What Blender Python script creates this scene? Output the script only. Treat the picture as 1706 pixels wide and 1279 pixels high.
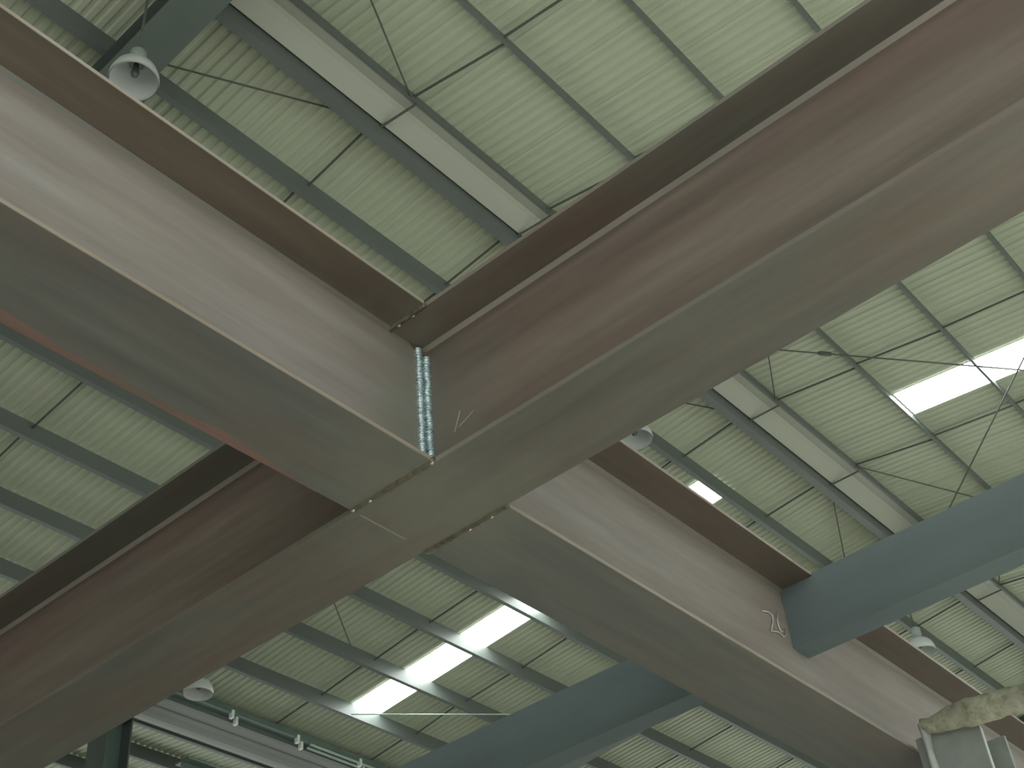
import bpy, bmesh, math, random
from mathutils import Vector, Matrix

# ------------------------------------------------------------------ scene, camera, light
scene = bpy.context.scene
for o in list(bpy.data.objects):
    bpy.data.objects.remove(o, do_unlink=True)
COL = scene.collection
random.seed(7)
CZ = 1.55                       # eye height above the floor
S = 2.5                         # metres per unit of the new steel frame (bottom flanges lie S above the eye)
R = 13.6                        # metres per unit of the hall roof (ridge lies R above the eye)

YFW = 32.5
PITCH, ROLL, YAW = 0.70036291, -0.10302796, 0.92284816
F = Vector((math.cos(PITCH) * math.sin(YAW), math.cos(PITCH) * math.cos(YAW), math.sin(PITCH)))
Rt = Vector((math.cos(YAW), -math.sin(YAW), 0))
Up = Rt.cross(F)
r2 = math.cos(ROLL) * Rt + math.sin(ROLL) * Up
u2 = -math.sin(ROLL) * Rt + math.cos(ROLL) * Up
cam_data = bpy.data.cameras.new('camera')
cam_data.sensor_width = 36
cam_data.lens = 36 * 2200 / 1706
cam_data.clip_end = 300
cam = bpy.data.objects.new('camera', cam_data)
COL.objects.link(cam)
cam.matrix_world = Matrix(((r2.x, u2.x, -F.x, 0), (r2.y, u2.y, -F.y, 0), (r2.z, u2.z, -F.z, CZ), (0, 0, 0, 1)))
scene.camera = cam

world = bpy.data.worlds.new('world')
scene.world = world
world.use_nodes = True
bg = world.node_tree.nodes['Background']
bg.inputs[0].default_value = (0.80, 0.92, 0.86, 1)
bg.inputs[1].default_value = 0.8

def area_light(name, loc, rot, sx, sy, power, color):
    d = bpy.data.lights.new(name, 'AREA')
    d.shape = 'RECTANGLE'; d.size = sx; d.size_y = sy; d.energy = power; d.color = color
    o = bpy.data.objects.new(name, d); COL.objects.link(o)
    o.location = loc; o.rotation_euler = rot
    return o
# daylight through the long window band of the wall behind the camera
area_light('window_daylight', (12, -6.35, 5.6), (math.radians(90), 0, 0), 46, 7.6, 850, (0.96, 1.0, 0.94))
# added fill in an unseen left wall opening, brightens faces turned left
area_light('side_fill_light', (-13.2, -1.6, 5.6), (0, math.radians(-90), 0), 7.6, 8.2, 950, (1.0, 0.98, 0.95))
# added fill in an unseen right wall opening, brightens the lower roof
area_light('right_fill_light', (39.9, 20, 5.6), (0, math.radians(90), 0), 7.6, 24, 700, (0.97, 1.0, 0.93))
# added fill in an unseen far wall opening, brightens the far end
area_light('far_fill_light', (12, YFW + .5, 5.6), (math.radians(-90), 0, 0), 46, 7.6, 1100, (0.97, 1.0, 0.93))
sun_data = bpy.data.lights.new('bounce_sun', 'SUN'); sun_data.energy = 13; sun_data.angle = 0.02; sun_data.color = (0.97, 1.0, 0.90)
bounce_sun = bpy.data.objects.new('bounce_sun', sun_data); COL.objects.link(bounce_sun)
bounce_sun.rotation_euler = (math.radians(35), 0, math.radians(-12))      # added for upward floor bounce; enters the window band, lands below the frame

scene.view_settings.view_transform = 'Standard'
scene.view_settings.look = 'None'
scene.view_settings.gamma = 1
scene.view_settings.use_curve_mapping = False
scene.view_settings.exposure = -0.06

# ------------------------------------------------------------------ helpers
def box(bm, x0, x1, y0, y1, z0, z1):
    v = [bm.verts.new(p) for p in ((x0, y0, z0), (x1, y0, z0), (x1, y1, z0), (x0, y1, z0),
                                   (x0, y0, z1), (x1, y0, z1), (x1, y1, z1), (x0, y1, z1))]
    for f in ((3, 2, 1, 0), (4, 5, 6, 7), (0, 1, 5, 4), (1, 2, 6, 5), (2, 3, 7, 6), (3, 0, 4, 7)):
        bm.faces.new([v[i] for i in f])

def boxes(*bs):
    bm = bmesh.new()
    for b in bs:
        box(bm, *b)
    return bm

def prism(bm, poly, a, b, axis='X'):
    """extrude a closed 2D polygon (the two other axes, in order) from a to b along an axis"""
    def P(t, q):
        if axis == 'X': return (t, q[0], q[1])
        if axis == 'Y': return (q[0], t, q[1])
        return (q[0], q[1], t)
    va = [bm.verts.new(P(a, q)) for q in poly]
    vb = [bm.verts.new(P(b, q)) for q in poly]
    n = len(poly)
    for i in range(n):
        bm.faces.new((va[i], va[(i + 1) % n], vb[(i + 1) % n], vb[i]))
    bm.faces.new(va[::-1]); bm.faces.new(vb)
    bmesh.ops.recalc_face_normals(bm, faces=bm.faces[:])

def tube(bm, pts, rad, n=8, squash=1.0):
    pts = [Vector(p) for p in pts]
    rings = []
    ref = None
    for i, p in enumerate(pts):
        t = (pts[min(i + 1, len(pts) - 1)] - pts[max(i - 1, 0)]).normalized()
        if ref is None:
            ref = Vector((0, 0, 1)) if abs(t.z) < 0.9 else Vector((1, 0, 0))
        a = (ref - t * ref.dot(t)).normalized(); b = t.cross(a); ref = a
        r = rad[i] if isinstance(rad, (list, tuple)) else rad
        rings.append([bm.verts.new(p + a * (r * math.cos(2 * math.pi * k / n)) + b * (r * squash * math.sin(2 * math.pi * k / n))) for k in range(n)])
    for i in range(len(rings) - 1):
        for k in range(n):
            bm.faces.new((rings[i][k], rings[i][(k + 1) % n], rings[i + 1][(k + 1) % n], rings[i + 1][k]))
    bm.faces.new(rings[0][::-1]); bm.faces.new(rings[-1])

def lathe(bm, prof, n=32):
    rings = []
    for r, z in prof:
        rings.append([bm.verts.new((r * math.cos(2 * math.pi * k / n), r * math.sin(2 * math.pi * k / n), z)) for k in range(n)])
    for i in range(len(rings) - 1):
        for k in range(n):
            bm.faces.new((rings[i][k], rings[i][(k + 1) % n], rings[i + 1][(k + 1) % n], rings[i + 1][k]))

def finish(name, bm, mat, parent=None, smooth=False, origin=None):
    if smooth:
        for f in bm.faces: f.smooth = True
    bmesh.ops.recalc_face_normals(bm, faces=bm.faces[:])
    me = bpy.data.meshes.new(name)
    if origin is not None:
        bmesh.ops.translate(bm, verts=bm.verts[:], vec=-Vector(origin))
    elif parent is not None and parent.type == 'EMPTY' or (parent is not None and parent.get('_org')):
        pass
    bm.to_mesh(me); bm.free()
    me.materials.append(mat)
    o = bpy.data.objects.new(name, me); COL.objects.link(o)
    if parent is not None: o.parent = parent
    if origin is not None and parent is None: o.location = origin
    return o

def tag(o, label=None, cat=None, group=None, kind=None):
    if label: o['label'] = label
    if cat: o['category'] = cat
    if group: o['group'] = group
    if kind: o['kind'] = kind
    return o

def thing(name, loc, label, cat, group=None):
    o = bpy.data.objects.new(name, None); COL.objects.link(o)
    o.location = loc; o.empty_display_size = 0.2
    return tag(o, label, cat, group)

def part(name, bm, mat, parent, smooth=False, org=None):
    """a part whose geometry is written in world coordinates; org = world origin of its (grand)parent thing"""
    if org is None:
        org = parent.location
    bmesh.ops.translate(bm, verts=bm.verts[:], vec=-Vector(org))
    return finish(name, bm, mat, parent, smooth)

# ------------------------------------------------------------------ materials
def nodes_mat(name, rough=0.6, metal=0.0, spec=0.5):
    m = bpy.data.materials.new(name); m.use_nodes = True
    nt = m.node_tree; b = nt.nodes['Principled BSDF']
    b.inputs['Roughness'].default_value = rough
    b.inputs['Metallic'].default_value = metal
    b.inputs['Specular IOR Level'].default_value = spec
    return m, nt, b

def ramp(nt, fac, stops):
    r = nt.nodes.new('ShaderNodeValToRGB')
    e = r.color_ramp.elements
    while len(e) > 1: e.remove(e[-1])
    e[0].position = stops[0][0]; e[0].color = (*stops[0][1], 1)
    for p, c in stops[1:]:
        x = e.new(p); x.color = (*c, 1)
    nt.links.new(fac, r.inputs[0])
    return r.outputs[0]

def noise(nt, vec, scale, detail=4, rough=0.55):
    n = nt.nodes.new('ShaderNodeTexNoise')
    n.inputs['Scale'].default_value = scale; n.inputs['Detail'].default_value = detail
    n.inputs['Roughness'].default_value = rough
    if vec is not None: nt.links.new(vec, n.inputs['Vector'])
    return n.outputs['Fac']

def mapped(nt, scale, loc=(0, 0, 0)):
    g = nt.nodes.new('ShaderNodeNewGeometry')
    mp = nt.nodes.new('ShaderNodeMapping')
    mp.inputs['Scale'].default_value = scale; mp.inputs['Location'].default_value = loc
    nt.links.new(g.outputs['Position'], mp.inputs['Vector'])
    return mp.outputs[0]

def mix(nt, fac, a, b, mode='MIX'):
    m = nt.nodes.new('ShaderNodeMix'); m.data_type = 'RGBA'; m.blend_type = mode
    for sock, v in ((m.inputs[0], fac), (m.inputs[6], a), (m.inputs[7], b)):
        if hasattr(v, 'links'): nt.links.new(v, sock)
        elif isinstance(v, (int, float)): sock.default_value = v
        else: sock.default_value = (*v, 1)
    return m.outputs[2]

def bump(nt, b, h, dist=0.004, strength=0.5):
    n = nt.nodes.new('ShaderNodeBump'); n.inputs['Distance'].default_value = dist; n.inputs['Strength'].default_value = strength
    nt.links.new(h, n.inputs['Height']); nt.links.new(n.outputs[0], b.inputs['Normal'])

JOINT = (1.058 * S, 0.955 * S, CZ + 1.12 * S)
def steel_mat(name, axis, c_dark, c_mid, c_light, c_rust, seed, rust=0.5, ground=0.35, ground_col=(0.235, 0.235, 0.19), rough=0.5, fine=1.0, gr=(0.30, 0.85)):
    """mill-scale structural steel: streaks along the rolling axis, rust blooms, ground-clean zone at the welded node"""
    m, nt, b = nodes_mat(name, rough, 0.0, 0.5)
    st = (0.22, 3.2, 3.2) if axis == 'X' else (3.2, 0.22, 3.2)
    v1 = mapped(nt, st, (seed, seed * 1.7, seed * 0.6))
    f1 = noise(nt, v1, 1.6, 5, 0.6)
    col = ramp(nt, f1, [(0.30, c_dark), (0.5, c_mid), (0.72, c_light)])
    st2 = (0.5, 2.0, 2.0) if axis == 'X' else (2.0, 0.5, 2.0)
    f2 = noise(nt, mapped(nt, st2, (seed * 2.1, 3, seed)), 1.1, 6, 0.65)
    rf = ramp(nt, f2, [(0.46, (0, 0, 0)), (0.66, (rust, rust, rust))])
    col = mix(nt, rf, col, c_rust)
    st3 = (2.0, 22, 22) if axis == 'X' else (22, 2.0, 22)
    f3 = noise(nt, mapped(nt, st3), 1.0, 4, 0.6)
    col = mix(nt, 0.35 * fine, col, ramp(nt, f3, [(0.3, (0.62, 0.62, 0.62)), (0.7, (1.25, 1.25, 1.25))]), 'MULTIPLY')
    if ground:
        g = nt.nodes.new('ShaderNodeNewGeometry')
        d = nt.nodes.new('ShaderNodeVectorMath'); d.operation = 'DISTANCE'
        nt.links.new(g.outputs['Position'], d.inputs[0]); d.inputs[1].default_value = JOINT
        w = noise(nt, mapped(nt, (3, 3, 3)), 1.5, 3)
        ad = nt.nodes.new('ShaderNodeMath'); ad.operation = 'MULTIPLY_ADD'
        nt.links.new(w, ad.inputs[0]); ad.inputs[1].default_value = 0.5
        nt.links.new(d.outputs['Value'], ad.inputs[2])
        gf = ramp(nt, ad.outputs[0], [(gr[0], (0.8, 0.8, 0.8)), (gr[1], (0, 0, 0))])
        col = mix(nt, gf, col, ground_col)
    nt.links.new(col, b.inputs['Base Color'])
    rr = ramp(nt, f1, [(0.3, (rough - 0.08,) * 3), (0.7, (rough + 0.12,) * 3)])
    nt.links.new(rr, b.inputs['Roughness'])
    bump(nt, b, f3, 0.002, 0.25)
    return m

M = {}
M['a_web'] = steel_mat('rusty_girder_web', 'Y', (0.092, 0.078, 0.062), (0.132, 0.107, 0.087), (0.18, 0.15, 0.125), (0.135, 0.088, 0.072), 1.3, 0.6, ground_col=(0.125, 0.12, 0.098), gr=(0.36, 0.72))
M['a_flange'] = steel_mat('rusty_girder_flange', 'Y', (0.12, 0.12, 0.105), (0.15, 0.143, 0.122), (0.178, 0.16, 0.135), (0.16, 0.113, 0.092), 5.1, 0.8, rough=0.42)
M['b_web'] = steel_mat('pinkish_beam_web', 'X', (0.215, 0.195, 0.175), (0.255, 0.222, 0.20), (0.28, 0.265, 0.255), (0.245, 0.195, 0.172), 9.4, 0.45, ground_col=(0.21, 0.215, 0.175), gr=(0.34, 0.62))
M['b_flange'] = steel_mat('grey_beam_flange', 'X', (0.115, 0.12, 0.115), (0.143, 0.146, 0.136), (0.178, 0.168, 0.145), (0.175, 0.128, 0.10), 3.2, 0.6, rough=0.42)
M['b_top'] = steel_mat('brown_top_flange', 'X', (0.105, 0.087, 0.07), (0.125, 0.102, 0.082), (0.155, 0.128, 0.10), (0.13, 0.092, 0.075), 6.6, 0.5, rough=0.5)
M['edge'] = steel_mat('painted_lit_edge', 'X', (0.24, 0.20, 0.165), (0.34, 0.30, 0.255), (0.50, 0.46, 0.40), (0.25, 0.19, 0.15), 2.0, 0.7, 0, rough=0.4)  # lit look of the window-facing flange edges put into the colour
M['fillet'] = steel_mat('machine_fillet_weld', 'Y', (0.22, 0.205, 0.18), (0.27, 0.25, 0.22), (0.34, 0.32, 0.29), (0.24, 0.18, 0.15), 4.0, 0.3, 0, rough=0.35)
M['red'] = steel_mat('red_oxide_edge', 'X', (0.20, 0.125, 0.105), (0.25, 0.14, 0.118), (0.27, 0.155, 0.13), (0.16, 0.13, 0.11), 8.0, 0.7, 0)

def plain(name, c, rough=0.6, metal=0.0, var=0.15, scale=2.0, stretch=None):
    m, nt, b = nodes_mat(name, rough, metal)
    f = noise(nt, mapped(nt, stretch or (1, 1, 1)), scale, 5, 0.6)
    lo = tuple(x * (1 - var) for x in c); hi = tuple(min(1, x * (1 + var)) for x in c)
    nt.links.new(ramp(nt, f, [(0.3, lo), (0.7, hi)]), b.inputs['Base Color'])
    return m
M['primer'] = plain('blue_grey_primer', (0.15, 0.19, 0.203), 0.45, 0, 0.16, 1.2, (1.5, 0.5, 2))
M['purlin'] = plain('grey_green_purlin_paint', (0.13, 0.148, 0.137), 0.45, 0, 0.12, 0.8, (0.3, 1, 1))
M['rafter'] = plain('dark_green_rafter_paint', (0.105, 0.13, 0.115), 0.5, 0, 0.12, 0.8)
M['sheet'] = plain('pale_green_roof_sheet', (0.445, 0.475, 0.36), 0.5, 0, 0.05, 0.35, (1, 0.3, 1))
M['ridge'] = plain('grey_ridge_flashing', (0.40, 0.405, 0.345), 0.4, 0, 0.06, 0.5, (0.2, 1, 1))
M['gutter'] = plain('galvanised_gutter', (0.30, 0.31, 0.30), 0.4, 0.0, 0.08, 0.6, (0.2, 1, 1))
M['rod'] = plain('dark_tie_rod', (0.085, 0.095, 0.075), 0.6)
M['crane'] = plain('green_crane_girder_paint', (0.12, 0.17, 0.15), 0.4, 0, 0.1)
M['pipe'] = plain('pale_green_conductor_pipe', (0.45, 0.55, 0.48), 0.25, 0.1)
M['clip'] = plain('white_insulator', (0.8, 0.82, 0.78), 0.3)
M['floor'] = plain('concrete_floor', (0.45, 0.44, 0.41), 0.8, 0, 0.12, 0.7)
M['wall'] = plain('pale_wall_cladding', (0.42, 0.45, 0.40), 0.7, 0, 0.06, 0.3)
M['frame'] = plain('window_frame_paint', (0.3, 0.33, 0.31), 0.5)
M['shade'] = plain('frosted_lamp_reflector', (0.50, 0.52, 0.51), 0.35, 0.0, 0.04)
M['housing'] = plain('grey_lamp_housing', (0.28, 0.32, 0.30), 0.45)
M['bulb'] = plain('unlit_bulb', (0.10, 0.12, 0.11), 0.2)
M['dust'] = plain('dusty_grey_steel', (0.27, 0.29, 0.275), 0.55, 0, 0.2, 4.0)
M['splash'] = plain('white_splashed_steel', (0.45, 0.48, 0.46), 0.5, 0, 0.25, 9.0)
M['wire'] = plain('bare_wire', (0.62, 0.60, 0.55), 0.3, 0.3)
M['seam'] = plain('brown_weld_seam', (0.125, 0.108, 0.074), 0.5, 0, 0.35, 14)
M['spatter'] = plain('bright_weld_spatter', (0.55, 0.55, 0.5), 0.25, 0.5)
M['chalk'] = plain('chalk_mark', (0.33, 0.28, 0.24), 0.9)
m, nt, b = nodes_mat('rough_beige_sling', 0.9)
f = noise(nt, mapped(nt, (1, 1, 1)), 16, 6, 0.7)
nt.links.new(ramp(nt, f, [(0.3, (0.20, 0.195, 0.13)), (0.5, (0.40, 0.395, 0.30)), (0.75, (0.52, 0.52, 0.43))]), b.inputs['Base Color'])
bump(nt, b, f, 0.02, 0.9)
M['sling'] = m
m, nt, b = nodes_mat('blue_white_weld_bead', 0.22, 0.55)
f = noise(nt, mapped(nt, (1, 1, 1)), 60, 3)
nt.links.new(ramp(nt, f, [(0.3, (0.20, 0.27, 0.29)), (0.6, (0.50, 0.62, 0.64)), (0.8, (0.75, 0.85, 0.86))]), b.inputs['Base Color'])
M['bead'] = m
m = bpy.data.materials.new('daylit_skylight_sheet'); m.use_nodes = True
b = m.node_tree.nodes['Principled BSDF']
b.inputs['Base Color'].default_value = (0.8, 0.85, 0.82, 1)
b.inputs['Emission Color'].default_value = (0.93, 1.0, 0.96, 1)
b.inputs['Emission Strength'].default_value = 11.0
M['sky'] = m

# ------------------------------------------------------------------ the hall shell
X0, X1 = -12.8, 39.4
YR = 0.5205 * R                     # ridge line
ZR = CZ + R                         # ridge height of the sheets
SL = 0.1                            # roof pitch
YV = 1.455 * R                      # valley
YB = -5.9                           # wall behind the camera
YF = YFW                            # next ridge: front wall
def zroof(y):
    if y > YV: return ZR - SL * (YV - YR) + SL * (y - YV)
    return ZR - SL * abs(y - YR)

tag(finish('floor', boxes((X0 - .3, X1 + .3, YB - .3, YF + .3, -0.3, 0)), M['floor']), kind='structure')
tag(finish('wall_left', boxes((X0 - .25, X0, YB, YF, 0, 1.6), (X0 - .25, X0, 2.6, YF, 1.6, 9.6), (X0 - .25, X0, YB, YF, 9.6, ZR + .3)), M['wall']), kind='structure')
tag(finish('wall_right', boxes((X1, X1 + .25, YB, YF, 0, 1.6), (X1, X1 + .25, YB, 8, 1.6, 9.6), (X1, X1 + .25, YB, YF, 9.6, ZR + .3)), M['wall']), kind='structure')
tag(finish('wall_front', boxes((X0 - .25, X1 + .25, YF, YF + .25, 0, 1.6), (X0 - .25, X1 + .25, YF, YF + .25, 9.6, ZR + .3)), M['wall']), kind='structure')
tag(finish('wall_back', boxes((X0 - .25, X1 + .25, YB - .25, YB, 0, 1.6), (X0 - .25, X1 + .25, YB - .25, YB, 9.6, zroof(YB) + .3)), M['wall']), kind='structure')
bm = bmesh.new()
for i in range(19):
    x = X0 + i * (X1 - X0) / 18
    box(bm, x - .06, x + .06, YB - .2, YB - .05, 1.6, 9.6)
for z in (1.6, 3.6, 5.6, 7.6, 9.52):
    box(bm, X0, X1, YB - .19, YB - .06, z, z + .08)
bm2 = bmesh.new()  # bars of the left opening, added out of view for the side fill
for i in range(5):
    y = YB + i * (2.6 - YB) / 4
    box(bm2, X0 - .2, X0 - .05, y - .06, y + .06, 1.6, 9.6)
for z in (1.6, 3.6, 5.6, 7.6, 9.52):
    box(bm2, X0 - .19, X0 - .06, YB, 2.6, z, z + .08)
bm3 = bmesh.new()  # bars of the far opening, added out of view for the far fill
for i in range(19):
    x = X0 + i * (X1 - X0) / 18
    box(bm3, x - .06, x + .06, YF + .05, YF + .2, 1.6, 9.6)
for z in (1.6, 3.6, 5.6, 7.6, 9.52):
    box(bm3, X0, X1, YF + .06, YF + .19, z, z + .08)
bm4 = bmesh.new()  # bars of the right opening, added out of view for the right fill
for i in range(9):
    y = 8 + i * (YF - 8) / 8
    box(bm4, X1 + .05, X1 + .2, y - .06, y + .06, 1.6, 9.6)
for z in (1.6, 3.6, 5.6, 7.6, 9.52):
    box(bm4, X1 + .06, X1 + .19, 8, YF, z, z + .08)
tag(finish('added_window_right', bm4, M['frame']), 'long grid of added window bars in the unseen right side wall', kind='structure')
tag(finish('added_window_far', bm3, M['frame']), 'long grid of added window bars in the unseen far wall', kind='structure')
tag(finish('added_window_left', bm2, M['frame']), 'long grid of added window bars in the unseen left side wall', kind='structure')
tag(finish('window_1', bm, M['frame']), 'long grid of window bars in the wall behind', kind='structure')

# roof sheets: ribbed steel sheets, each a part of the ceiling
ceiling = bpy.data.objects.new('ceiling', None); COL.objects.link(ceiling); tag(ceiling, kind='structure')
SW, NP = 0.74, 5
PITCHX = SW / NP
def sheet_mesh(name, y0, y1, mat):
    bm = bmesh.new()
    prof = []
    for k in range(NP):
        x = k * PITCHX
        prof += [(x, 0), (x + PITCHX * .40, 0), (x + PITCHX * .56, .022), (x + PITCHX * .84, .022)]
    prof.append((SW + .012, 0))
    up = 0.0016
    a = [bm.verts.new((x, y0, zroof(y0) + z)) for x, z in prof]
    c = [bm.verts.new((x, y1, zroof(y1 - 1e-4) + z)) for x, z in prof]
    a2 = [bm.verts.new((x, y0, zroof(y0) + z + .004)) for x, z in prof]
    c2 = [bm.verts.new((x, y1, zroof(y1 - 1e-4) + z + .004)) for x, z in prof]
    for i in range(len(prof) - 1):
        bm.faces.new((a[i], c[i], c[i + 1], a[i + 1]))
        bm.faces.new((a2[i], a2[i + 1], c2[i + 1], c2[i]))
    me = bpy.data.meshes.new(name); bm.to_mesh(me); bm.free(); me.materials.append(mat)
    return me
def place(name, me, x, parent, dz=0):
    o = bpy.data.objects.new(name, me); COL.objects.link(o); o.location = (x, 0, dz); o.parent = parent
    return o
SKL = (8.80, 17.80); SKLX = 17.06
SKR = (-3.55, 5.40); SKRX = 17.50
full_l = sheet_mesh('roof_sheet', YR, YV, M['sheet'])
full_r = sheet_mesh('roof_sheet', YB - .3, YR, M['sheet'])
full_v = sheet_mesh('roof_sheet', YV, YF + .25, M['sheet'])
k0 = math.floor((X0 - SKLX) / SW); k1 = math.ceil((X1 - SKLX) / SW)
for k in range(k0, k1):
    if k == 0:
        place('roof_sheet', sheet_mesh('roof_sheet', YR, SKL[0], M['sheet']), SKLX, ceiling)
        place('roof_sheet', sheet_mesh('roof_sheet', SKL[1], YV, M['sheet']), SKLX, ceiling)
        place('roof_sheet', sheet_mesh('roof_sheet', YB - .3, SKR[0], M['sheet']), SKRX, ceiling)
        place('roof_sheet', sheet_mesh('roof_sheet', SKR[1], YR, M['sheet']), SKRX, ceiling)
    else:
        place('roof_sheet', full_l, SKLX + k * SW, ceiling)
        place('roof_sheet', full_r, SKRX + k * SW, ceiling)
    place('roof_sheet', full_v, SKLX + k * SW, ceiling)
sky2 = bpy.data.objects.new('window_2', None); COL.objects.link(sky2); tag(sky2, 'row of glaring skylight panels at the bottom between purlins', kind='structure')
sky3 = bpy.data.objects.new('window_3', None); COL.objects.link(sky3); tag(sky3, 'glaring skylight panels at the right edge, past the ridge', kind='structure')
PL = [0.5455 * R] + [0.535 * R + 1.496 * k for k in range(1, 9)]          # purlins down the left slope, counted from the ridge
PR = [0.506 * R - 1.455 * k for k in range(9)]          # purlins down the right slope
PV = [YV + 0.62 + 1.5 * k for k in range(4)]
cuts = [SKL[0]] + [y for y in PL if SKL[0] + .2 < y < SKL[1] - .2] + [SKL[1]]
for a, c in zip(cuts[:-1], cuts[1:]):
    place('skylight_panel', sheet_mesh('skylight_panel', a, c, M['sky']), SKLX, sky2)
cuts = [SKR[0]] + sorted(y for y in PR if SKR[0] + .2 < y < SKR[1] - .2) + [SKR[1]]
for a, c in zip(cuts[:-1], cuts[1:]):
    place('skylight_panel', sheet_mesh('skylight_panel', a, c, M['sky']), SKRX, sky3)

# ridge flashing under the ridge
bm = bmesh.new()
yl, yr_, zz = PL[0] - .03, PR[0] + .03, -0.07
prism(bm, [(yr_, ZR - .15), (YR + .0, ZR - .11), (YR + .06, ZR - .13), (yl, ZR - .24), (yl, ZR - .23), (YR + .06, ZR - .12), (YR + .0, ZR - .10), (yr_, ZR - .14)], X0, X1, 'X')
tag(finish('ridge_flashing', bm, M['ridge'], origin=(0, YR, ZR - .1)), 'pale grey ridge flashing band between the two ridge purlins', 'flashing')

# purlins: Z sections
ORD = ['first', 'second', 'third', 'fourth', 'fifth', 'sixth', 'seventh', 'eighth', 'ninth', 'tenth']
def purlin(y, h, fl, label, group, side=1):
    z = zroof(y) - .004
    t = .012
    bm = bmesh.new()
    # web, bottom flange with lip, top flange
    prism(bm, [(y, z), (y, z - h), (y + fl, z - h), (y + fl, z - h + .03), (y + fl - t, z - h + .03), (y + fl - t, z - h + t),
               (y + t, z - h + t), (y + t, z - t), (y + t, z)], X0, X1, 'X')
    return tag(finish('purlin', bm, M['purlin'], origin=(0, y, z - h)), label, 'purlin', group)
for k, y in enumerate(PL):
    purlin(y, 0.40 if k == 0 else 0.29, 0.14 if k == 0 else .09,
           'deep grey-green steel purlin along the left edge of the ridge band' if k == 0 else
           f'grey-green steel purlin, {ORD[k - 1]} below the ridge towards the image bottom left', 'purlins of the lower left roof slope')
for k, y in enumerate(PR):
    purlin(y, 0.135, .04,
           'thin grey-green purlin along the upper right edge of the ridge band' if k == 0 else
           f'thin grey-green steel purlin, {ORD[k - 1]} past the ridge towards the image upper right', 'purlins of the upper right roof slope')
for k, y in enumerate(PV):
    purlin(y, 0.28, .08, f'grey-green purlin, {ORD[k]} beyond the valley gutter at the bottom left', 'purlins beyond the gutter')

# rafters: tapered I beams under the purlins
BAYX = [0.345, 0.975, 1.605]
RX = [0, 0.348 * R, 0.945 * R, 1.605 * R, 2.235 * R]
def rafter(x, label):
    t = thing('roof_rafter', (x, YR, ZR - 1.0), label, 'rafter', 'portal frame rafters of the roof')
    for (ya, yb) in ((YB, YR), (YR, YV), (YV, YF)):
        for nm, dz0, dz1, w in (('top_flange', .31, .33, .22), ('web', .33, .70, .008), ('bottom_flange', .70, .72, .245)):
            bm = bmesh.new()
            za, zb = zroof(ya + 1e-4), zroof(yb - 1e-4)
            vs = []
            for yy, z in ((ya, za), (yb, zb)):
                vs.append([bm.verts.new((x + sx * w, yy, z - d)) for sx, d in ((-1, dz1), (1, dz1), (1, dz0), (-1, dz0))])
            for i in range(4):
                bm.faces.new((vs[0][i], vs[0][(i + 1) % 4], vs[1][(i + 1) % 4], vs[1][i]))
            bm.faces.new(vs[0]); bm.faces.new(vs[1][::-1])
            part(nm, bm, M['rafter'], t)
rafter(RX[1], 'dark green roof rafter behind the hanging lamp at the upper left')
rafter(RX[2], 'dark roof rafter running hidden behind the large rusty girder')
rafter(RX[3], 'dark roof rafter running behind the blue-grey channel beams')
rafter(RX[4], 'dark roof rafter farthest right, beyond the splashed column')

# sag rods between purlins, one run per row
def sag_run(x, ys, label, group):
    t = thing('sag_rod_run', (x, ys[0], zroof(ys[0]) - .2), label, 'tie rods', group)
    for i in range(len(ys) - 1):
        a, c = ys[i], ys[i + 1]          # a is nearer to the ridge
        bm = bmesh.new()
        j = random.uniform(-.05, .05)
        tube(bm, [(x + j, a, zroof(a) - .05), (x - j, c, zroof(c) - .10)], .017, 6)
        part('tie_rod', bm, M['rod'], t)
def bay_name(i): return ['in the bay with the hanging lamp', 'in the bay with the skylights', 'in the bay right of the blue-grey channel'][i]
for i in range(3):
    for j, off in enumerate((0.215, 0.410)):
        x = BAYX[i] * R + off * R
        sag_run(x, PL, f"{'left' if j == 0 else 'right'} sag rod row {bay_name(i)}, below the ridge", 'sag rod rows below the ridge')
        sag_run(x + .12, PR, f"{'left' if j == 0 else 'right'} sag rod row {bay_name(i)}, past the ridge", 'sag rod rows past the ridge')
        bm = bmesh.new(); tube(bm, [(x, PL[0], ZR - .27), (x + .1, PR[0], ZR - .20)], .017, 6)
        tag(finish('ridge_rod', bm, M['rod'], origin=(x, PR[0], ZR - .12)), f"{'left' if j == 0 else 'right'} short dark rod across the ridge band {bay_name(i)}", 'tie rod', 'short rods across the ridge band')
# diagonal ties beside the ridge
for i in range(3):
    xa, xb = BAYX[i] * R, (BAYX[i] + .63) * R
    for j, (x0_, x1_) in enumerate(((xa, xa + .215 * R), (xb, xb - .22 * R))):
        for nm, Pq in (('below the ridge', PL), ('past the ridge', PR)):
            bm = bmesh.new(); tube(bm, [(x0_, Pq[1], zroof(Pq[1]) - .15), (x1_, Pq[0], zroof(Pq[0]) - .12)], .012, 6)
            tag(finish('diagonal_tie', bm, M['rod'], origin=(x0_, Pq[1], zroof(Pq[1]) - .2)),
                f"{'left' if j == 0 else 'right'} slanting tie rod {nm} {bay_name(i)}", 'tie rod', 'slanting ties beside the ridge')
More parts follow.
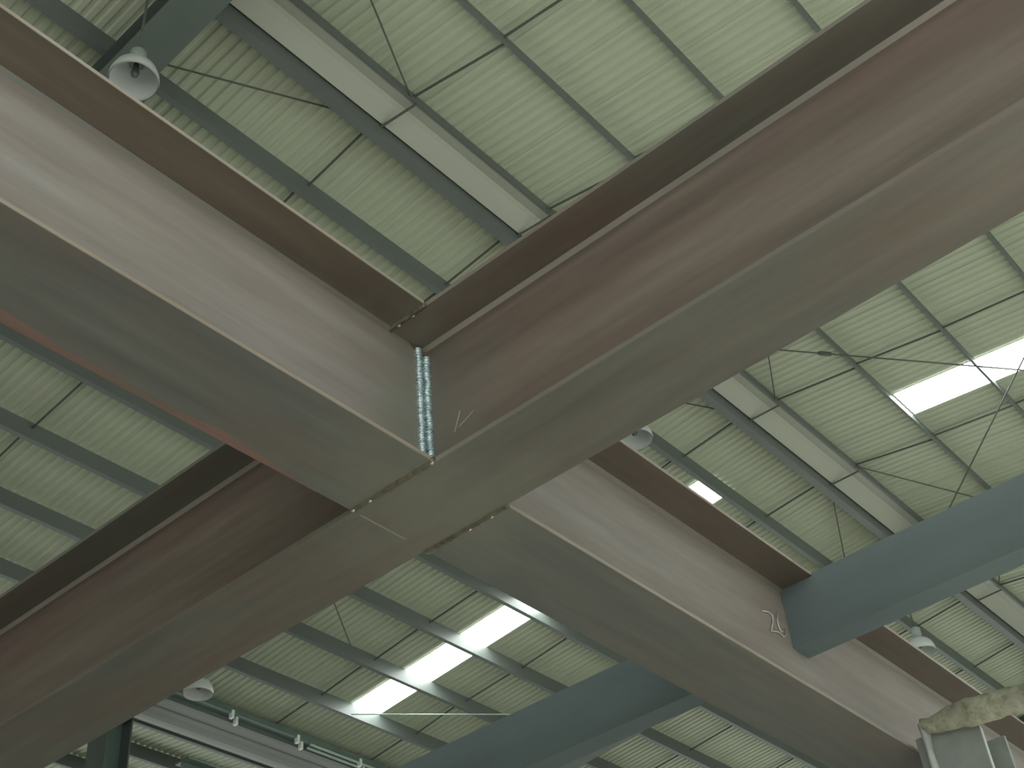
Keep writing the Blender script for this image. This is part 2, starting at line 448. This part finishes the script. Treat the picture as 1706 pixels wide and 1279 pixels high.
# cross bracing cables of the skylight bay
def brace(p, q, label, turn=None, mat='rod'):
    t = thing('brace_rod', p, label, 'brace rod', 'crossed brace rods of the roof')
    bm = bmesh.new(); tube(bm, [p, q], .013, 6); rd = part('rod', bm, M[mat], t)
    if turn:
        p_, q_ = Vector(p), Vector(q); d = (q_ - p_)
        bm = bmesh.new(); tube(bm, [p_ + d * (turn - .012), p_ + d * (turn - .008), p_ + d * (turn + .008), p_ + d * (turn + .012)], [.015, .035, .035, .015], 8)
        part('turnbuckle', bm, M['rod'], rd, org=t.location)
zb_ = CZ + .955 * R
def at(u, v, k): return (u * k * R, v * k * R, CZ + k * R)
brace(at(1.06, .509, .955), at(1.716, .008, .93), 'brace rod with turnbuckle crossing below the right skylight', .175)
brace(at(1.632, .51, .955), at(1.116, .03, .93), 'pale brace rod slanting down from the right skylight')
brace(at(1.03, 1.142, .905), at(1.228, 1.283, .90), 'short dark brace rod slanting between purlins left of the bottom skylights')
brace(at(1.72, 1.164, .905), at(1.385, 1.445, .878), 'bright brace rod beside the lowest skylight panel', None, 'pipe')  # pale material puts the light falling on this rod into its colour

# valley gutter
yv0, yv1 = 1.418 * R, 1.492 * R
zg = zroof(YV)
bm = bmesh.new()
outer = [(yv0, zg + .0), (yv0 + .02, zg - .10), (yv0 + .06, zg - .15), (yv0 + .36, zg - .19), (yv0 + .38, zg - .13), (yv0 + .41, zg - .13)]
for k in range(0, 9):
    a = math.pi + math.pi * k / 8
    outer.append((yv0 + .68 + .26 * math.cos(a), zg - .20 + .15 * math.sin(a)))
outer += [(yv1, zg - .12), (yv1, zg)]
inner = [(y + (.006 if y < yv0 + .3 else (-.006 if y > yv1 - .2 else 0)), z + .012) for y, z in outer][::-1]
prism(bm, outer + inner, X0, X1, 'X')
tag(finish('valley_gutter', bm, M['gutter'], origin=(0, YV, zg - .4)), 'rounded pale grey valley gutter at the bottom left corner', 'gutter')

# conductor rail hung under the eave purlin, with clips and two pipes
yc, zc = 1.407 * R, CZ + .897 * R
t = thing('conductor_rail', (1.1 * R, yc, zc), 'dark green conductor rail with white clips above the gutter', 'rail')
part('channel', boxes((X0, X1, yc - .10, yc + .10, zc - .02, zc + .10)), M['crane'], t)
for i, (dy, dz) in enumerate(((-.09, -.06), (.0, -.10))):
    bm = bmesh.new(); tube(bm, [(17.1, yc + dy, zc + dz), (X1, yc + dy, zc + dz)], .03, 8); part('pipe', bm, M['pipe'], t, True)
for x in (15.05, 16.75, 18.5, 20.2, 21.9):
    part('clip', boxes((x - .03, x + .03, yc - .13, yc - .03, zc - .13, zc + .03)), M['clip'], t)
    part('clip', boxes((x + .15, x + .21, yc - .03, yc + .06, zc - .18, zc - .02)), M['clip'], t)

# crane runway girder and hall column under the valley
t = thing('crane_runway_girder', (1.2 * R, 1.435 * R, CZ + .75 * R), 'green crane runway girder at the bottom left corner', 'girder')
yg = 1.425 * R
for nm, b in (('top_flange', (14.2, X1, yg - .2, yg + .2, CZ + .812 * R, CZ + .815 * R)), ('web', (14.2, X1, yg - .008, yg + .008, CZ + .76 * R, CZ + .812 * R)),
              ('bottom_flange', (14.2, X1, yg - .18, yg + .18, CZ + .757 * R, CZ + .76 * R))):
    part(nm, boxes(b), M['crane'], t)
def hcol(name, x, y, z0, z1, hx, hy, tf, mat, label, group=None, mat2=None):
    """H column, flanges normal to X"""
    t = thing(name, (x, y, z0), label, 'column', group)
    part('flange', boxes((x - hx, x - hx + tf, y - hy, y + hy, z0, z1)), mat, t)
    part('flange', boxes((x + hx - tf, x + hx, y - hy, y + hy, z0, z1)), mat, t)
    part('web', boxes((x - hx + tf, x + hx - tf, y - tf / 2, y + tf / 2, z0, z1)), mat2 or mat, t)
    return t
hcol('hall_column', RX[2] + .15, YV + .2, 0, zroof(YV) - .45, .26, .30, .03, M['rafter'], 'dark green hall column at the bottom left under the gutter', None, M['crane'])

# pendant high bay lamps
def lamp(x, y, z, label, top):
    t = thing('high_bay_lamp', (x, y, z), label, 'lamp', 'high bay lamps hanging under the roof')
    bm = bmesh.new()
    prof = [(.245, -.02), (.25, 0), (.243, .06), (.215, .14), (.165, .205), (.10, .245), (.06, .255)]
    lathe(bm, prof + [(r - .008, zz - .004) for r, zz in prof[::-1]], 36)
    o = finish('reflector', bm, M['shade'], t, True)
    bm = bmesh.new(); lathe(bm, [(.001, .25), (.062, .25), (.085, .28), (.085, .44), (.06, .47), (.001, .47)], 20); finish('ballast_housing', bm, M['housing'], t, True)
    bm = bmesh.new(); lathe(bm, [(.001, .06), (.035, .075), (.045, .11), (.03, .17), (.03, .25), (.001, .25)], 16); finish('bulb', bm, M['bulb'], t, True)
    bm = bmesh.new(); tube(bm, [(0, 0, .46), (0, 0, top - z)], .016, 6); finish('stem', bm, M['rod'], t, True)
zl = CZ + .775 * R
def ridge_lamp(u, v, label):
    k = .5505 / v                    # hung from the deep ridge purlin
    lamp(u * k * R, v * k * R, CZ + k * R, label, zroof(PL[0]) - .395)
ridge_lamp(.379, .676, 'white bowl high bay lamp at the upper left by the rafter')
ridge_lamp(1.138, .678, 'white bowl lamp half hidden under the large girder, image centre right')
ridge_lamp(1.938, .692, 'small white bowl lamp below the blue-grey channel beam')
lamp(1.153 * .775 * R, 1.546 * .775 * R, zl, 'small bright bowl lamp at the bottom left near the gutter', zroof(1.546 * .775 * R) - .26)

# ------------------------------------------------------------------ the new steel frame
AX0, AX1 = .990 * S, 1.127 * S          # girder flange edges
BY0, BY1 = .884 * S, 1.029 * S          # beam flange edges
AXC, BYC = (AX0 + AX1) / 2, (BY0 + BY1) / 2
ZB, ZT = CZ + S, CZ + 1.279 * S
TF, TW = .018, .016
AY0, AY1 = -3.6, 8.6
BXL, BXR = -6.0, 3.3 * S  # left beam lengthened out of view to shade the girder web

g = thing('main_girder', (AXC, BYC, ZB), 'large rusty brown I-beam girder running from upper right to lower left', 'beam')
part('bottom_flange', boxes((AX0, AX1, AY0, AY1, ZB, ZB + TF)), M['a_flange'], g)
part('top_flange', boxes((AX0, AX1, AY0, AY1, ZT - TF, ZT)), M['a_flange'], g)
part('web', boxes((AXC - TW / 2, AXC + TW / 2, AY0, AY1, ZB + TF, ZT - TF)), M['a_web'], g)
for s in (-1, 1):
    for zz, up in ((ZB + TF, 1), (ZT - TF, -1)):
        bm = bmesh.new()
        x = AXC + s * TW / 2
        prism(bm, [(x, zz), (x + s * .014, zz), (x, zz + up * .014)], AY0, AY1, 'Y')
        part('fillet_weld', bm, M['fillet'], g)
# scribed seam across the underside
bm = bmesh.new(); box(bm, AX0 + .03, AX1 - .10, BY1 - .004, BY1 + .001, ZB - .0015, ZB + .001)
part('scribe_line', bm, M['chalk'], g)

def cross_beam(name, xa, xb, label):
    t = thing(name, ((xa + xb) / 2, BYC, ZB), label, 'beam', 'cross beams welded to the main girder')
    gap = .012
    lo, hi = (xa, xb - gap) if xb < AXC else (xa + gap, xb)
    lof, hif = (lo, AX0 - gap) if xb < AXC else (AX1 + gap, hi)
    part('bottom_flange', boxes((lof, hif, BY0, BY1, ZB, ZB + TF)), M['b_flange'], t).data.materials.append(M['red'])
    part('top_flange', boxes((lof, hif, BY0, BY1, ZT - TF, ZT)), M['b_top'], t)
    part('web', boxes((lo, hi, BYC - TW / 2, BYC + TW / 2, ZB + TF, ZT - TF)), M['b_web'], t)
    # pale strips paint the light caught by flange edges facing the windows
    for z0 in (ZB, ZT - TF):
        part('flange_edge', boxes((lof, hif, BY0 - .0015, BY0 + .001, z0 + .002, z0 + TF - .002)), M['edge'], t)
    for zz, up in ((ZB + TF, 1), (ZT - TF, -1)):
        bm = bmesh.new(); y = BYC - TW / 2
        prism(bm, [(y, zz), (y - .014, zz), (y, zz + up * .014)], lof, hif, 'X')
        part('fillet_weld', bm, M['b_flange'], t)
    return t
bl = cross_beam('cross_beam', BXL, AXC - TW / 2, 'pinkish grey cross beam at the left, welded to the main girder')
br = cross_beam('cross_beam', AXC + TW / 2, BXR, 'pinkish grey cross beam running to the lower right past the splashed column')
# red oxide strip along the lower edge of the left beam's bottom flange
bm = bmesh.new()
n = 60
pa, pb = [], []
for i in range(n + 1):
    x = BXL + (AX0 - .16 - BXL) * i / n
    w = .038 + .018 * math.sin(i * .9) + random.uniform(-.010, .010)
    w *= min(1, (n - i) / 6 + .15)
    pa.append(bm.verts.new((x, BY1 + .0008, ZB - .0008))); pb.append(bm.verts.new((x, BY1 - w, ZB - .0008)))
for i in range(n):
    bm.faces.new((pa[i], pa[i + 1], pb[i + 1], pb[i]))
r_ = bmesh.ops.extrude_face_region(bm, geom=bm.faces[:])
bmesh.ops.translate(bm, verts=[v for v in r_['geom'] if isinstance(v, bmesh.types.BMVert)], vec=(0, 0, .0012))
tag(part('red_oxide_strip', bm, M['red'], bl), 'red oxide stain along the lower edge')

# welded seams
def seam(parent, x, y0, y1, z, r, nspat):
    bm = bmesh.new()
    pts, rad = [], []
    n = 44
    for i in range(n + 1):
        pts.append((x + random.uniform(-.0012, .0012), y0 + (y1 - y0) * i / n, z + random.uniform(-.0015, .0015)))
        rad.append(r * random.uniform(.75, 1.15))
    tube(bm, pts, rad, 8)
    sm = part('weld_seam', bm, M['seam'], parent, True)
    for yy in nspat:
        bm = bmesh.new()
        bmesh.ops.create_icosphere(bm, subdivisions=2, radius=.0055)
        for v in bm.verts: v.co.x *= random.uniform(.7, 1.1); v.co.y *= 1.4
        bmesh.ops.translate(bm, verts=bm.verts[:], vec=(x + random.uniform(-.005, .005), yy, z - r * .75))
        part('weld_spatter', bm, M['spatter'], sm, True, parent.location)
seam(bl, AX0 - .006, BY0 - .004, BY1 + .004, ZB + .003, .012, (BY0 + .003, BY1 - .01, BY1 - .085))
seam(br, AX1 + .006, BY0 - .004, BY1 + .004, ZB + .003, .012, (BY1 - .004, BY0 + .07, BY0 + .17))
seam(bl, AX0 - .006, BY0, BY1, ZT - TF, .010, (BY0 + .06, BY0 + .13))
seam(br, AX1 + .006, BY0, BY1, ZT - TF, .010, ())

# vertical rippled weld in the corner of the two webs (two weave columns)
xw, yw = AXC - TW / 2, BYC - TW / 2
def bead(parent, dx, dy, z0, z1, r, pitch, ph):
    bm = bmesh.new()
    n = int((z1 - z0) / pitch) * 5
    pts, rad = [], []
    for i in range(n + 1):
        z = z0 + (z1 - z0) * i / n
        w = abs(math.sin(math.pi * (z / pitch + ph)))
        pts.append((xw - dx + .001 * math.sin(z * 41 + ph * 9), yw - dy + .001 * math.sin(z * 63), z))
        rad.append(r * (.60 + .46 * w + random.uniform(-.07, .07)))
    tube(bm, pts, rad, 12)
    part('weld_bead', bm, M['bead'], parent, True)
bead(bl, .029, .005, ZB + .06, ZT - TF - .012, .0150, .0135, 0)
bead(bl, .007, .021, ZB + .06, ZT - TF - .045, .0150, .0125, .4)
bm = bmesh.new(); prism(bm, [(xw, yw), (xw - .03, yw), (xw, yw - .03)], ZB + TF, ZT - TF - .02, 'Z'); part('weld_fill', bm, M['seam'], bl)
# cope (dark rat hole) at the top of the weld
bm = bmesh.new()
prism(bm, [(xw - .075, ZT - TF - .001), (xw - .001, ZT - TF - .001), (xw - .001, ZT - TF - .04), (xw - .02, ZT - TF - .035)], yw - .004, yw + .001, 'Y')
tag(part('cope_hole', bm, M['seam'], bl), 'dark cope notch above the weld')
# chalk scratches beside the weld
for p in (((xw - .002, 2.235, ZB + .245), (xw - .002, 2.165, ZB + .275)), ((xw - .002, 2.255, ZB + .235), (xw - .002, 2.225, ZB + .31))):
    bm = bmesh.new(); tube(bm, [p[0], p[1]], .0022, 5); part('chalk_scratch', bm, M['chalk'], g)

# secondary channels
CX0, CX1 = 2.025 * S, 2.079 * S
CZ0, CZ1 = CZ + 1.147 * S, CZ + 1.276 * S
def channel(name, ya, yb, yin, label):
    """channel with its back to the camera; yin is the coped end against the beam web"""
    t = thing(name, (CX0, (ya + yb) / 2, CZ0), label, 'beam', 'blue-grey channels framing into the right cross beam')
    tw, tf = .010, .014
    y0, y1 = min(ya, yb), max(ya, yb)
    bm = boxes((CX0, CX0 + tw, y0, y1, CZ0, CZ1))
    w0, w1 = (min(yb, yin), max(yb, yin))
    box(bm, CX0, CX0 + tw, w0, w1, CZ0, ZT - TF - .004)
    part('web', bm, M['primer'], t)
    part('bottom_flange', boxes((CX0 + tw, CX1, y0, y1, CZ0, CZ0 + tf)), M['primer'], t)
    part('top_flange', boxes((CX0 + tw, CX1, y0, y1, CZ1 - tf, CZ1)), M['primer'], t)
    f0, f1 = min(yb, yin), max(yb, yin)
    part('end_flange', boxes((CX0 + tw, CX1, f0, f1, CZ0, CZ0 + tf)), M['primer'], t)
    return t
c1 = channel('channel_beam', -3.6, BY0 - .004, BYC - TW / 2 - .001, 'blue-grey steel channel beam entering from the right edge')
c2 = channel('channel_beam', 8.6, BY1 + .004, BYC + TW / 2 + .001, 'blue-grey steel channel beam at the bottom, behind the cross beam')
# bent wire hanging on the web beside the channel
zw = CZ
def onweb(u, v): return (u * S, BYC - TW / 2 - .006, CZ + v * S)
bm = bmesh.new()
WIREPTS = [(1.9300, 1.1885), (1.9528, 1.1950), (1.9662, 1.1928), (1.9618, 1.1761), (1.9468, 1.1532), (1.9725, 1.1617), (1.9829, 1.1620), (1.9916, 1.1578), (2.0037, 1.1674), (2.0060, 1.1782), (1.9871, 1.1672), (1.9814, 1.1738), (1.9811, 1.1886), (1.9917, 1.2104)]
tube(bm, [onweb(*q) for q in WIREPTS], .0032, 6)
tag(finish('bent_wire', bm, M['wire'], None, True, origin=onweb(1.98, 1.16)), 'bright bent wire hanging by the blue-grey channel end', 'wire')

# splashed column head at the right cross beam's end, with a draped sling
cx = 2.282 * S
t = hcol('splashed_column', cx + .16, (.755 + .878) / 2 * S, 0, CZ + 1.02 * S, .16, (.878 - .755) / 2 * S, .022, M['dust'], 'grey splashed steel column at the lower right corner')
part('flange_edge', boxes((cx - .002, cx + .024, .755 * S - .003, .755 * S + .001, 0, ZB + .0)), M['splash'], t)
bm = bmesh.new()
pts = [(cx - .03, .848 * S + .01 * math.sin(i), CZ + (.60 + .048 * i) * S) for i in range(10)]
tube(bm, pts, [.038 + .013 * math.sin(i * 2.3) + random.uniform(-.006, .006) for i in range(10)], 10, .45)
tag(part('white_splash', bm, M['splash'], t, True), 'white splash running down the column edge')
bm = bmesh.new()
pts, rad = [], []
for i in range(40):
    u = i / 39
    y = .852 - .62 * u
    pts.append((cx - .05 + .01 * math.sin(i * .7), y * S, CZ + (1.030 - .105 * (y - .852) * 0 - .055 * u - .0018 * math.sin(i * 1.1)) * S))
    rad.append(.036 + .028 * min(1, i / 6) + random.uniform(-.004, .005))
tube(bm, pts, rad, 12, .8)
tag(finish('rope_sling', bm, M['sling'], None, True, origin=(cx - .05, .5 * S, CZ + S)), 'rough beige sling lying across the splashed column head, lower right', 'sling')

# posts carrying the frame outside the picture
for (x, y, z1, lab) in ((AXC, AY0 + .3, ZB, 'steel post under the near end of the main girder'), (AXC, AY1 - .3, ZB, 'steel post under the far end of the main girder'),
                        (BXL + .3, BYC, ZB, 'steel post under the left end of the left cross beam'),
                        ((CX0 + CX1) / 2, -3.3, CZ0, 'steel post under the near end of the right channel'), ((CX0 + CX1) / 2, 8.3, CZ0, 'steel post under the far end of the bottom channel')):
    hcol('support_post', x, y, 0, z1, .12, .12, .012, M['dust'], lab, 'posts under the new frame')
